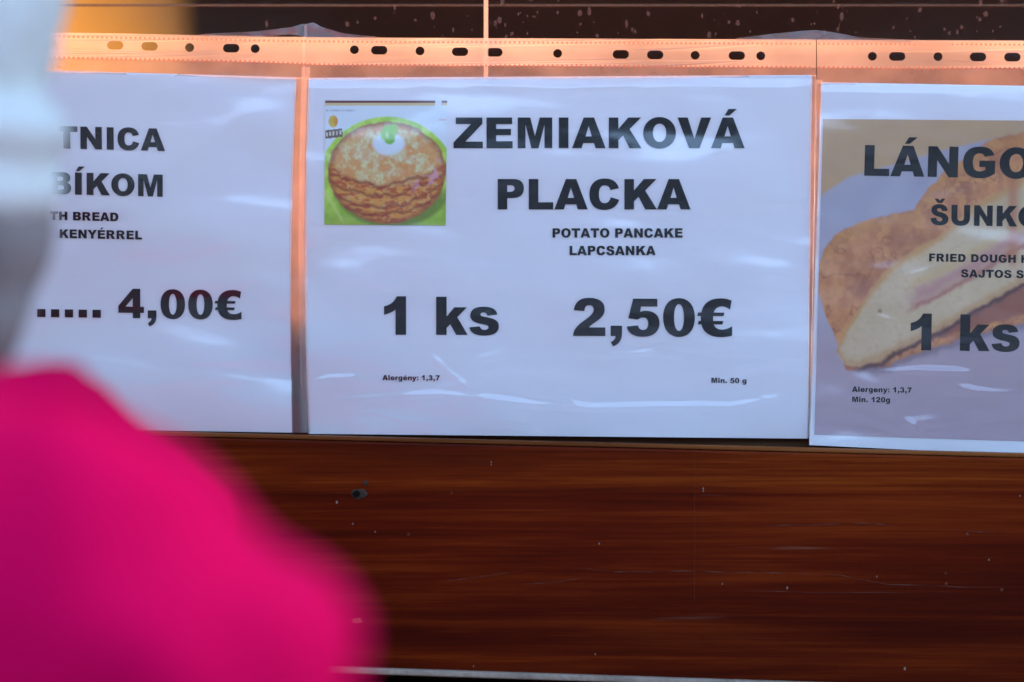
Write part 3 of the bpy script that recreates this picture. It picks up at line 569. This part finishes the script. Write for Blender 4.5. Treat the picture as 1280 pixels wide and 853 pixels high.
def paint_langos(X, Y):
    n1 = fbm(X, Y, 26, 3); n2 = fbm(X, Y, 9, 8); n3 = fbm(X, Y, 4, 12)
    Xw = X + (n1 - .5) * 10; Yw = Y + (n2 - .5) * 7
    c = np.zeros(X.shape + (3,)) + ink(150, 126, 114); c = mixc(c, ink(158, 134, 112), n1)
    plate = mixc(np.zeros_like(c) + ink(132, 132, 166), ink(144, 143, 176), n1)
    plate = mixc(plate, ink(100, 100, 145), (.5 + .5 * np.sin((X * .8 + Y * .45) / 7)) * .25 * ss(1000, 1200, X + Y * 0))
    plate = mixc(plate, ink(140, 128, 156), ss(380, 450, Y) * 1.)
    plate = mixc(plate, ink(128, 120, 152), ss(450, 545, Y) * .55 + (n1 - .5) * .3)
    pe = under(X, Y, [(1000, 285), (1030, 242), (1060, 222), (1120, 205), (1180, 188), (1240, 174), (1400, 150)])
    c = mixc(c, plate, ss(-3, 3, pe))
    # far crust
    top = under(Xw, Yw, [(1005, 420), (1019, 345), (1024, 325), (1034, 305), (1052, 288), (1100, 270), (1145, 262), (1156, 240), (1180, 215), (1215, 190), (1245, 172), (1290, 162), (1400, 150)])
    bot = under(Xw, Yw, [(1005, 340), (1022, 370), (1040, 408), (1050, 440), (1056, 462), (1075, 463), (1110, 458), (1140, 444), (1200, 426), (1280, 404), (1400, 385)])
    crust = mixc(np.zeros_like(c) + ink(154, 102, 76), ink(170, 122, 90), ss(.2, .8, n2)); crust = mixc(crust, ink(126, 76, 66), ss(.4, .85, fbm(X, Y, 40, 30)) * .8)
    crust = mixc(crust, ink(178, 128, 84), ss(.55, .7, fbm(X, Y, 14, 91)) * .55); crust = mixc(crust, ink(104, 58, 44), np.exp(-((fbm(X, Y, 30, 95) - .5) / .018)**2) * .45)
    crust = mixc(crust, ink(158, 112, 70), np.exp(-(top - 9)**2 / 60.) * .6)
    c = mixc(c, crust, ss(-2, 2.5, top) * (1 - ss(-2.5, 2, bot)))
    # crumb
    cu = under(Xw, Yw, [(1044, 450), (1050, 425), (1062, 400), (1082, 370), (1106, 341), (1134, 316), (1167, 300), (1223, 254), (1290, 214), (1400, 190)])
    cl = under(Xw, Yw, [(1044, 440), (1056, 455), (1072, 459), (1100, 450), (1136, 430), (1195, 401), (1280, 353), (1400, 310)])
    crumb = mixc(np.zeros_like(c) + ink(158, 142, 128), ink(170, 156, 146), n1); crumb = mixc(crumb, ink(146, 128, 114), ss(.5, .85, n3) * .45)
    crumb = mixc(crumb, ink(160, 118, 70), np.exp(-(cu - 3)**2 / 50.) * .8); crumb = mixc(crumb, ink(150, 108, 60), np.exp(-(cl + 4)**2 / 30.) * .5)
    c = mixc(c, crumb, ss(-3, 3, cu) * (1 - ss(-2, 2, cl)))
    # ham and cheese
    hm = under(Xw, Yw, [(1120, 386), (1150, 368), (1200, 342), (1240, 318), (1290, 290), (1400, 250)])
    msk = ss(1125, 1150, X + (n2 - .5) * 20)
    c = mixc(c, ink(150, 112, 122), np.exp(-(hm / 11.)**2) * msk * .9); c = mixc(c, ink(138, 82, 84), np.exp(-((hm - 13) / 4.)**2) * msk * .8)
    c = mixc(c, ink(165, 138, 92), np.exp(-((hm + 16) / 6.)**2) * msk * .4)
    c = mixc(c, ink(150, 96, 74), np.exp(-((X - 1266) / 7)**2) * ss(200, 230, Y) * (1 - ss(320, 345, Y)) * .8)
    # lower slice and the dark gap
    c = mixc(c, ink(118, 72, 66), ss(0, 4, cl) * (1 - ss(-14, -6, bot)) * .9 * ss(1090, 1150, X))
    c = mixc(c, ink(66, 44, 54), np.exp(-((cl - 4.5) / 4.)**2) * ss(1062, 1080, X) * .95)
    c = mixc(c, ink(78, 60, 84), np.exp(-((bot - 2) / 5.)**2) * ss(1060, 1100, X) * .5)
    c = mixc(c, ink(96, 84, 78), np.exp(-((X - 1100)**2 + (Y - 389)**2) / 6.) * .9)
    return c

# ------------------------------------------------------------------ sheets and sleeves
def bil(q, u, v, bow=(0, 0)):
    q = np.array(q, float)
    x = (q[0, 0] * (1 - u) + q[1, 0] * u) * (1 - v) + (q[3, 0] * (1 - u) + q[2, 0] * u) * v
    y = (q[0, 1] * (1 - u) + q[1, 1] * u) * (1 - v) + (q[3, 1] * (1 - u) + q[2, 1] * u) * v
    return x + (bow[0] * (1 - u) + bow[1] * u) * 4 * v * (1 - v), y
def grid(name, q, nx, ny, dep, mat, parent, bow=(0, 0)):
    vs = []
    for j in range(ny):
        for i in range(nx):
            x, y = bil(q, i / (nx - 1), j / (ny - 1), bow); vs.append(P(x, y, dep(x, y)))
    fs = [(j * nx + i, (j + 1) * nx + i, (j + 1) * nx + i + 1, j * nx + i + 1) for j in range(ny - 1) for i in range(nx - 1)]
    return mesh(name, vs, fs, mat, parent, True)
TOP = [(-60, 36), (90, 41), (340, 46), (443, 47.2), (605, 48), (1040, 49.8), (1280, 50.8), (1700, 53)]
BOT = [(-300, 63), (100, 73.5), (319, 77.8), (400, 81.4), (443, 82), (605, 82.3), (1040, 85), (1280, 86.3), (1700, 90)]
HOL = [(-300, 45), (60, 54), (147, 57), (238, 59.6), (319, 61), (443, 62.4), (574, 64.8), (696, 67), (818, 68.8), (950, 70), (1090, 70.6), (1228, 71.4), (1700, 75)]
def ridge(x, y, pts, wdt, amp):
    """a soft crease in the film along a polyline"""
    best = 1e9; bt = 0
    for (x0, y0), (x1, y1) in zip(pts, pts[1:]):
        dx, dy = x1 - x0, y1 - y0; t = max(0, min(1, ((x - x0) * dx + (y - y0) * dy) / (dx * dx + dy * dy)))
        d = math.hypot(x - x0 - t * dx, y - y0 - t * dy)
        if d < best: best = d
    L = math.hypot(pts[-1][0] - pts[0][0], pts[-1][1] - pts[0][1])
    e = min(math.hypot(x - pts[0][0], y - pts[0][1]), math.hypot(x - pts[-1][0], y - pts[-1][1])) / (L * .2 + 1e-6)
    return amp * math.exp(-(best / wdt)**2) * min(1, e) * max(.25, .75 + 1.1 * noise.noise(Vector((x / 45, y / 30, amp * 9000))))
def smooth_noise(x, y, sx, sy, seed): return noise.noise(Vector((x / sx, y / sy, seed)))
def sleeve(idx, q, bow, strip_x, punch_c, margin_polys, creases, seed, label, film_n):
    root = empty('plastic_sleeve', P(sum(p[0] for p in q) / 4, q[0][1] - 40)); tag(root, label, 'plastic sleeve', 'clear punched plastic sleeves holding the price sheets')
    # punched strip with real holes
    x0, x1 = strip_x; ys = .0004 * idx
    def loop(pts): return [Vector((x, y, 0)) for x, y in pts]
    n = 60; xsn = [x0 + (x1 - x0) * i / n for i in range(n + 1)]
    outer = loop([(x, interp(x, TOP)) for x in xsn] + [(x, interp(x, BOT)) for x in reversed(xsn)])
    holes = []
    for off, ob in ((-254, 0), (-223, 1), (-172, 0), (-122, 1), (-79, 1), (0, 0), (79, 1), (122, 1), (172, 0), (224, 1), (254, 0)):
        hx = punch_c + off
        if not (x0 + 12 < hx < x1 - 12): continue
        hy = interp(hx, HOL); r = 5.6; e = 4.6 if ob else 0
        holes.append(loop([(hx + (e if math.cos(a_) > 0 else -e) + r * math.cos(a_), hy + r * .97 * math.sin(a_)) for a_ in [i * 2 * math.pi / 24 + .13 for i in range(24)]]))
    tris = tessellate_polygon([outer] + holes); fl = [v for l in [outer] + holes for v in l]
    dpt = lambda x, y: -.0006 - ys + .0004 * smooth_noise(x, y, 60, 200, seed)
    mesh('punched_strip', [P(v.x, v.y, dpt(v.x, v.y)) for v in fl], [tuple(t) for t in tris], M['strip'], root)
    # weld teeth along both edges of the strip
    bm = bmesh.new(); x = x0 + 3
    while x < x1 - 3:
        for fn, dy, hgt in ((TOP, 5.2, 2.0), (BOT, -.4, 2.6)):
            y = interp(x, fn) + dy
            bm.faces.new([bm.verts.new(P(x + a_, y + b_, dpt(x, y) - .00025)) for a_, b_ in ((-1.6, -hgt * .2), (0, -hgt), (1.6, -hgt * .2), (1.4, hgt * .7), (-1.4, hgt * .7))])
        x += 5.95
    wm = from_bm('weld_teeth', bm, M['weld'], root); wm['kind'] = 'stuff'
    # hazy band of film between strip and sheet
    vs, fs = [], []
    nn = 70
    for i in range(nn + 1):
        x = x0 + (x1 - x0) * i / nn; yb = q[0][1] + (q[1][1] - q[0][1]) * (x - q[0][0]) / (q[1][0] - q[0][0]) + 2.5
        a_, b_ = interp(x, BOT) + .2, yb
        for k in range(4):
            y = a_ + (b_ - a_) * k / 3; vs.append(P(x, y, dpt(x, y) + .0004 * smooth_noise(x, y, 14, 9, seed + 5)))
    for i in range(nn):
        for k in range(3): b0 = i * 4 + k; fs.append((b0, b0 + 1, b0 + 5, b0 + 4))
    mesh('hazy_film_band', vs, fs, M['top_margin'], root, True)
    for poly in margin_polys:      # list of (xl, xr, y)
        vs, fs = [], []; ny = 60
        for j in range(ny + 1):
            y = poly[0][2] + (poly[-1][2] - poly[0][2]) * j / ny
            xl = interp(y, [(p[2], p[0]) for p in poly]); xr = interp(y, [(p[2], p[1]) for p in poly])
            for k in range(5):
                x = xl + (xr - xl) * k / 4
                vs.append(P(x, y, pap[idx][0] - .0006 - pwave(x, y, seed) + .0005 * smooth_noise(x, y, 10, 60, seed + 2) - .0008 * math.sin(math.pi * k / 4)))
        for j in range(ny):
            for k in range(4): b0 = j * 5 + k; fs.append((b0, b0 + 5, b0 + 6, b0 + 1))
        mesh('welded_side_seam', vs, fs, M['margin'], root, True)
    # front film, loose over the paper
    def d(x, y):
        h = .0010 + .0011 * smooth_noise(x * .9 + y * .5, y + .22 * x, 300, 52, seed) + .0005 * smooth_noise(x - .6 * y, y - .12 * x, 150, 26, seed + 3) + .00007 * smooth_noise(x, y, 22, 12, seed + 7)
        for c_ in creases: h += ridge(x, y, *c_)
        edge = min(1, max(0, (y - q[0][1]) / 12))
        return pap[idx][0] - .0007 - pwave(x, y, seed) - max(h, 0.0) * edge
    grid('film', [(q[0][0] - 1, q[0][1] + 1), (q[1][0] + 1, q[1][1] + 1), (q[2][0] + 1, q[2][1] - .5), (q[3][0] - 1, q[3][1] - .5)], *film_n, d, M['film'], root, bow)
    return root
def flap(root, pts, seed):
    """crumpled sliver of film standing above the strip; pts: (x, ybottom, ytop)"""
    vs, fs = [], []; n = 40; m_ = 5
    for i in range(n + 1):
        x = pts[0][0] + (pts[-1][0] - pts[0][0]) * i / n
        yb = interp(x, [(p[0], p[1]) for p in pts]); yt = interp(x, [(p[0], p[2]) for p in pts])
        for k in range(m_):
            y = yb + (yt - yb) * k / (m_ - 1)
            vs.append(P(x, y, -.0008 - .002 * k / m_ + .0007 * smooth_noise(x, y, 16, 9, seed)))
    for i in range(n):
        for k in range(m_ - 1): b0 = i * m_ + k; fs.append((b0, b0 + 1, b0 + m_ + 1, b0 + m_))
    mesh('curled_film_edge', vs, fs, M['flap'], root, True)

Q1 = [(-262, 79), (370.5, 97), (365.5, 541), (-262, 531)]
Q2 = [(386, 97.5), (1015, 94), (1010, 548.5), (386, 542.5)]
Q3 = [(1026.5, 103), (1655, 114), (1640, 586), (1011.5, 556.5)]
pap = {1: (-.0002, (0, -4)), 2: (-.0006, (-5, 0)), 3: (-.0010, (0, 0))}
def bend(x, y, seed, base): return base + .0002 * smooth_noise(x, y, 300, 200, seed)
def pwave(x, y, seed):
    return .0026 * smooth_noise(x + .7 * y, y - .25 * x, 230, 130, seed) + .0006 * smooth_noise(x - .5 * y, y, 85, 60, seed + 11)
WSEED = {1: 1.3, 2: 4.1, 3: 9.7}
def sheet(idx, q, label):
    base, bow = pap[idx]
    cx = sum(p[0] for p in q) / 4; root = empty('price_sheet', P(cx, q[3][1])); tag(root, label, 'price sheet', 'printed price sheets in the stall window')
    grid('paper', q, 90, 64, lambda x, y: base - pwave(x, y, WSEED[idx]), M['paper'], root, bow)
    return root, (lambda x, y: base - .00042 - pwave(x, y, WSEED[idx]))
LAN = .0
s1, d1 = sheet(1, Q1, 'white price sheet ending 4,00€, partly hidden by the person in pink')
textline('lettering', 'TNICA', 69.5, 185.6, 28, s1, d1, .025, lean=-.01)
textline('lettering', 'BÍKOM', 60.5, 242.6, 27.6, s1, d1, .025, lean=.0)
textline('lettering', 'TH BREAD', 62, 275.0, 10.6, s1, d1, .02, width=87.2)
textline('lettering', 'KENYÉRREL', 73.5, 297.6, 10.9, s1, d1, .02, width=104.5)
textline('lettering', '..... 4,00€', 43, 396.3, 36.5, s1, d1, .013, width=259.5)
s2, d2 = sheet(2, Q2, 'white price sheet with a potato pancake picture reading ZEMIAKOVÁ PLACKA 2,50€')
textline('lettering', 'ZEMIAKOVÁ', 565.3, 185.4, 38.3, s2, d2, 0, width=365.5)
textline('lettering', 'PLACKA', 618.2, 262, 38.0, s2, d2, 0, width=245)
textline('lettering', 'POTATO PANCAKE', 689.5, 297.2, 11.6, s2, d2, 0, width=164.5)
textline('lettering', 'LAPCSANKA', 710.8, 319.2, 11.6, s2, d2, 0, width=108.8)
textline('lettering', '1 ks', 475, 418.5, 47.6, s2, d2, .003, width=150.5)
textline('lettering', '2,50€', 714.4, 420, 47.2, s2, d2, .004, width=201.5)
textline('small_print', 'Alergény: 1,3,7', 478, 475.4, 6.4, s2, d2, .004, width=72)
textline('small_print', 'Min. 50 g', 888.6, 478.8, 6.4, s2, d2, .01, width=45)
picture('pancake_picture', [(406.5, 126), (559, 126), (557, 282), (405.5, 281)], 190, 190, paint_pancake, s2, d2)
s3, d3 = sheet(3, Q3, 'price sheet printed over a fried dough photograph reading LÁNGO, right edge of the picture')
picture('fried_dough_picture', [(1029, 149), (1420, 152), (1412, 556), (1018, 543.5)], 300, 300, paint_langos, s3, lambda x, y: d3(x, y) + .00012)
textline('lettering', 'LÁNGOŠ', 1076.2, 219.8, 38.4, s3, d3, .018, width=256, lean=.03)
textline('lettering', 'ŠUNKOU', 1162, 281.3, 25.7, s3, d3, .02, width=166, lean=.02)
textline('lettering', 'FRIED DOUGH H', 1160.3, 327, 9.9, s3, d3, .016, width=126.7, lean=.02)
textline('lettering', 'SAJTOS SO', 1200.7, 346.8, 9.9, s3, d3, .016, width=91.5, lean=.02)
textline('lettering', '1 ks', 1133, 437.8, 45.6, s3, d3, .013, width=143, lean=.02)
textline('small_print', 'Alergeny: 1,3,7', 1065, 490.0, 6.6, s3, d3, .015, width=75)
textline('small_print', 'Min. 120g', 1064.6, 502.6, 6.6, s3, d3, .015, width=48.5)
for r_ in (s1, s2, s3): adopt(r_)

c1 = [([(60, 170), (200, 112), (340, 96)], 10, .0003), ([(180, 330), (300, 300), (364, 270)], 4, .0003), ([(20, 440), (150, 455), (364, 450)], 4, .0003), ([(180, 230), (300, 150), (366, 120)], 14, .0005), ([(100, 500), (240, 470), (364, 482)], 3, .0003)]
c2 = [([(388, 507), (430, 500), (480, 496), (550, 493), (610, 499), (660, 505), (740, 510), (800, 509), (860, 508), (912, 509), (960, 500), (1010, 486)], 3.4, .0011),
      ([(388, 478), (410, 473), (452, 471)], 3, .0006), ([(535, 440), (560, 465), (585, 486), (612, 497)], 4, .0007),
      ([(388, 400), (440, 372), (500, 345), (560, 335)], 8, .0005), ([(520, 368), (640, 330), (760, 345)], 14, .0004), ([(690, 440), (760, 425), (860, 400), (1005, 330)], 16, .0004),
      ([(560, 104), (700, 110), (800, 104), (1010, 112)], 4, .0006), ([(388, 112), (480, 104), (560, 104)], 4, .0005), ([(900, 470), (960, 455), (1010, 448)], 5, .0006), ([(575, 482), (600, 450), (640, 440)], 6, .0004)]
c3 = [([(1090, 466), (1150, 463), (1225, 466)], 3, .0009), ([(1190, 483), (1240, 492), (1290, 495)], 4, .0009), ([(1132, 522), (1145, 540), (1152, 554)], 2.2, .0007), ([(1140, 527), (1158, 548)], 1.8, .0006), ([(1040, 330), (1150, 260), (1290, 225)], 14, .0004), ([(1020, 450), (1120, 500), (1290, 520)], 12, .0004), ([(1030, 515), (1120, 530), (1280, 520)], 8, .0004)]
def fine_creases(x0, x1, y0, y1, n, rs):
    out = []
    for i in range(n):
        x = rs.uniform(x0, x1 - 60); y = rs.uniform(y0, y1); a_ = rs.uniform(-.45, .3); L_ = rs.uniform(50, 190); pts = []
        for k in range(4): pts.append((min(x1, x + L_ * k / 3), y + L_ * k / 3 * a_ + rs.uniform(-5, 5)))
        out.append((pts, rs.uniform(1.8, 4.5), rs.uniform(.00015, .00045)))
    return out
rs = random.Random(21)
c1 += fine_creases(90, 366, 110, 525, 9, rs); c2 += fine_creases(392, 1008, 432, 535, 12, rs); c3 += fine_creases(1030, 1290, 300, 545, 7, rs)
v1 = sleeve(1, Q1, (0, -4), (-262, 381), 65, [[(369, 384, 97), (364.6, 381.5, 200), (361.8, 380, 300), (362.5, 381.5, 400), (365, 384, 541)]], c1, 1.3, 'clear plastic sleeve over the leftmost price sheet, behind the person in pink', (170, 110))
v2 = sleeve(2, Q2, (-5, 0), (378.5, 1020), 697, [[(377, 388, 84), (374.5, 385, 200), (373, 383.6, 300), (374, 384.5, 400), (376.5, 388, 541)], [(1013.5, 1020.5, 94), (1012, 1019, 250), (1010, 1016, 400), (1009, 1012.5, 548)]], c2, 4.1, 'clear plastic sleeve over the middle sheet with the pancake picture', (300, 200))
v3 = sleeve(3, Q3, (0, 0), (1021, 1655), 1344.5, [[(1019.5, 1028, 100), (1017.5, 1023.5, 250), (1014.5, 1018.3, 400), (1011.5, 1013, 545)]], c3, 9.7, 'clear plastic sleeve over the rightmost sheet with the fried dough picture', (260, 170))
flap(v1, [(250, 45, 43), (320, 46, 39.5), (365, 43, 34), (378, 46, 30), (384, 47, 31)], 2.0)
flap(v2, [(380, 46, 31), (392, 47, 28), (402, 47, 34), (430, 48, 42), (470, 48.5, 46)], 6.0)
flap(v2, [(920, 50.5, 48), (970, 50, 42), (1000, 50, 39), (1019, 50, 37.5)], 3.0)
flap(v3, [(1019, 50, 37.5), (1045, 50.5, 41), (1075, 50.5, 47), (1140, 51, 50)], 8.0)
for r_ in (v1, v2, v3): adopt(r_)

# ------------------------------------------------------------------ the person
def blob(bm, c, r, rot=None, sub=3):
    m_ = Matrix.Translation(c) @ (rot.to_matrix().to_4x4() if rot else Matrix.Identity(4)) @ Matrix.Diagonal((*r, 1))
    bmesh.ops.create_icosphere(bm, subdivisions=sub, radius=1, matrix=m_)
def limb(bm, a, b, ra, rb, n=None):
    a, b = Vector(a), Vector(b); L = (b - a).length; n = n or max(2, int(L / (min(ra, rb) * .45)) + 1)
    for i in range(n + 1):
        t = i / n; r = ra + (rb - ra) * t; blob(bm, a.lerp(b, t), (r, r, r), sub=2)
def fuse(name, bm, voxel, mat, parent, smooth=6, disp=None):
    me = bpy.data.meshes.new('t'); bm.to_mesh(me); bm.free()
    o = bpy.data.objects.new('t', me); C.objects.link(o)
    md = o.modifiers.new('r', 'REMESH'); md.mode = 'VOXEL'; md.voxel_size = voxel
    sm = o.modifiers.new('s', 'SMOOTH'); sm.iterations = smooth; sm.factor = .5
    bpy.context.view_layer.update()
    me2 = bpy.data.meshes.new_from_object(o.evaluated_get(bpy.context.evaluated_depsgraph_get())); me2.name = name
    bpy.data.objects.remove(o)
    me2.polygons.foreach_set('use_smooth', [True] * len(me2.polygons))
    if disp:
        ns = [v.normal.copy() for v in me2.vertices]
        for v, nn_ in zip(me2.vertices, ns): v.co += nn_ * disp(v.co)
    me2.materials.clear(); return link(name, me2, mat, parent)
per = empty('person', (-.27, -.42, 0)); tag(per, 'person in magenta jacket and white knitted hat, blurred, at the left edge', 'person')
H = Vector((-.345, -.30, 1.450))      # head centre, facing -X
bm = bmesh.new()
blob(bm, H + Vector((.012, 0, .02)), (.094, .075, .098)); blob(bm, H + Vector((-.035, 0, -.035)), (.058, .058, .078)); blob(bm, H + Vector((-.052, 0, -.085)), (.032, .034, .026))
blob(bm, H + Vector((-.094, 0, -.022)), (.016, .012, .022), sub=2); blob(bm, H + Vector((-.102, 0, -.034)), (.013, .015, .010), sub=2)
blob(bm, H + Vector((-.086, 0, -.060)), (.012, .022, .006), sub=2); blob(bm, H + Vector((-.084, 0, -.070)), (.012, .019, .006), sub=2)
for sgn in (-1, 1):
    blob(bm, H + Vector((-.078, sgn * .03, .018)), (.014, .024, .008), sub=2); blob(bm, H + Vector((-.062, sgn * .040, -.035)), (.026, .020, .024), sub=2)
    blob(bm, H + Vector((.012, sgn * .076, -.012)), (.018, .008, .030), sub=2)
limb(bm, H + Vector((.02, 0, -.06)), (-.30, -.36, 1.24), .052, .060)
blob(bm, (-.27, -.41, 1.10), (.10, .165, .17)); blob(bm, (-.27, -.41, .92), (.10, .15, .14))
AR = {1: ((-.25, -.245, 1.22), (-.27, -.20, .97), (-.47, -.24, 1.01)), -1: ((-.24, -.575, 1.215), (-.22, -.63, .955), (-.42, -.60, .93))}
for sgn, (a, b, c_) in AR.items():
    limb(bm, a, b, .048, .040); limb(bm, b, c_, .038, .026)
    d_ = (Vector(c_) - Vector(b)).normalized(); up = Vector((0, 0, 1)); side = d_.cross(up).normalized()
    pc = Vector(c_) + d_ * .045; limb(bm, Vector(c_), pc + d_ * .01, .024, .026, 4)
    for i in (-1, 1): limb(bm, Vector(c_) + d_ * .02 + side * .012 * i, pc + d_ * .02 + side * .024 * i, .014, .012, 4)
    for k, (off, ln) in enumerate(((-.030, .060), (-.010, .072), (.010, .067), (.029, .052))):
        f0 = pc + d_ * .02 + side * off; f1 = f0 + d_ * ln * .5 - up * .006; f2 = f1 + d_ * ln * .34 - up * .018; f3 = f2 + d_ * ln * .14 - up * .014
        limb(bm, f0, f1, .0088, .0082, 6); limb(bm, f1, f2, .0082, .0074, 5); limb(bm, f2, f3, .0074, .0066, 4)
    t0 = Vector(c_) + d_ * .02 - side * .022 * sgn; t1 = t0 + d_ * .03 - side * .022 * sgn - up * .006; t2 = t1 + d_ * .03 - side * .004 * sgn - up * .008
    limb(bm, t0, t1, .012, .0105, 5); limb(bm, t1, t2, .0105, .008, 5)
for sgn in (-1, 1):
    hp = Vector((-.27, -.41 + sgn * .09, .86)); kn = Vector((-.275, -.41 + sgn * .10, .47)); an = Vector((-.25, -.41 + sgn * .11, .09))
    limb(bm, hp, kn, .082, .055); limb(bm, kn, an, .052, .038); limb(bm, an + Vector((0, 0, -.045)), an + Vector((-.14, 0, -.06)), .036, .028)
fuse('body', bm, .0042, M['skin'], per, 3)
for sgn in (-1, 1):
    bm = bmesh.new(); c_ = H + Vector((-.077, sgn * .031, -.002)); blob(bm, c_, (.0125, .0125, .0125)); e = from_bm('eye', bm, M['eye'], per, True)
    bm = bmesh.new(); blob(bm, c_ + Vector((-.0085, 0, 0)), (.0052, .0058, .0058), sub=2); from_bm('iris', bm, M['iris'], e, True)
# trousers, boots
bm = bmesh.new(); blob(bm, (-.27, -.41, .90), (.125, .175, .12))
for sgn in (-1, 1):
    limb(bm, (-.27, -.41 + sgn * .09, .86), (-.275, -.41 + sgn * .10, .47), .098, .072); limb(bm, (-.275, -.41 + sgn * .10, .47), (-.25, -.41 + sgn * .11, .14), .072, .062)
fuse('trousers', bm, .009, M['denim'], per, 3, lambda v: .004 * noise.noise(v * 16))
for sgn in (-1, 1):
    bm = bmesh.new(); y = -.41 + sgn * .11
    limb(bm, (-.25, y, .24), (-.25, y, .07), .068, .056); limb(bm, (-.245, y, .05), (-.40, y, .045), .050, .045); blob(bm, (-.31, y, .015), (.13, .05, .017))
    fuse('boot', bm, .007, M['boot'], per, 2)
# jacket
bm = bmesh.new()
JD = -.018
blob(bm, (-.265, -.42, 1.11), (.165, .215, .20)); blob(bm, (-.26, -.42, .96), (.165, .205, .20)); blob(bm, (-.20, -.43, 1.165), (.12, .20, .115))
blob(bm, (-.164, -.60, 1.11), (.122, .10, .16)); blob(bm, (-.197, -.595, 1.218), (.112, .085, .106)); blob(bm, (-.170, -.60, 1.180), (.118, .09, .12)); blob(bm, (-.26, -.56, 1.25), (.10, .09, .085))
blob(bm, (-.243, -.25, 1.248), (.085, .075, .075))
limb(bm, (-.31, -.40, 1.22), (-.31, -.36, 1.265), .095, .080, 4)
limb(bm, (-.228, -.28, 1.305), (-.174, -.25, 1.262), .033, .033); blob(bm, (-.235, -.27, 1.26), (.05, .06, .05))
for sgn, (a, b, c_) in AR.items():
    limb(bm, a, b, .088, .070); limb(bm, b, c_, .068, .048)
def pj(v):
    return .010 * noise.noise(Vector((v.x * 8 + v.z * 5, v.y * 7, v.z * 9))) + .006 * noise.noise(v * 26) + .004 * math.sin(v.z * 62 + 1.5 * noise.noise(v * 6))
jk = fuse('jacket', bm, .008, M['pink'], per, 12, pj)
# collar, lifted behind the neck on the far side
bm = bmesh.new(); n = 40
for i in range(n):
    a0 = i * 2 * math.pi / n
    z = 1.312 + .006 * math.cos(a0) ; limb_r = .018
    blob(bm, (-.300 + .080 * math.cos(a0), -.345 + .085 * math.sin(a0), z), (.02, .02, .024), sub=2)
fuse('collar', bm, .006, M['pink'], jk, 3, lambda v: .002 * noise.noise(v * 40))
# hat: knitted, with rolled folds
bm = bmesh.new()
blob(bm, H + Vector((.006, 0, .075)), (.117, .102, .106)); blob(bm, H + Vector((.02, 0, .10)), (.095, .088, .095))
for k, (dz, rr_, tk, tilt) in enumerate(((-.014, .092, .022, .10), (.026, .098, .020, .24), (.066, .094, .018, .12), (.098, .080, .017, .2))):
    for i in range(44):
        a0 = i * 2 * math.pi / 44
        blob(bm, H + Vector((.006 + rr_ * math.cos(a0), rr_ * .89 * math.sin(a0), dz + .0 - tilt * .10 * math.cos(a0) + .004 * math.sin(3 * a0 + k))), (tk, tk, tk * .85), sub=2)
fuse('hat', bm, .0045, M['knit'], per, 3, lambda v: .0022 * noise.noise(v * 60) + .003 * noise.noise(Vector((v.x * 12, v.y * 12, v.z * 40))))
# hair below the hat
bm = bmesh.new()
blob(bm, (-.300, -.30, 1.405), (.070, .083, .062)); blob(bm, (-.303, -.30, 1.372), (.064, .074, .062)); blob(bm, (-.322, -.30, 1.43), (.085, .087, .05))
fuse('hair', bm, .0045, M['hair'], per, 3, lambda v: .005 * noise.noise(Vector((v.x * 40, v.y * 40, v.z * 7))) + .002 * noise.noise(Vector((v.x * 130, v.y * 130, v.z * 15))))
adopt(per)
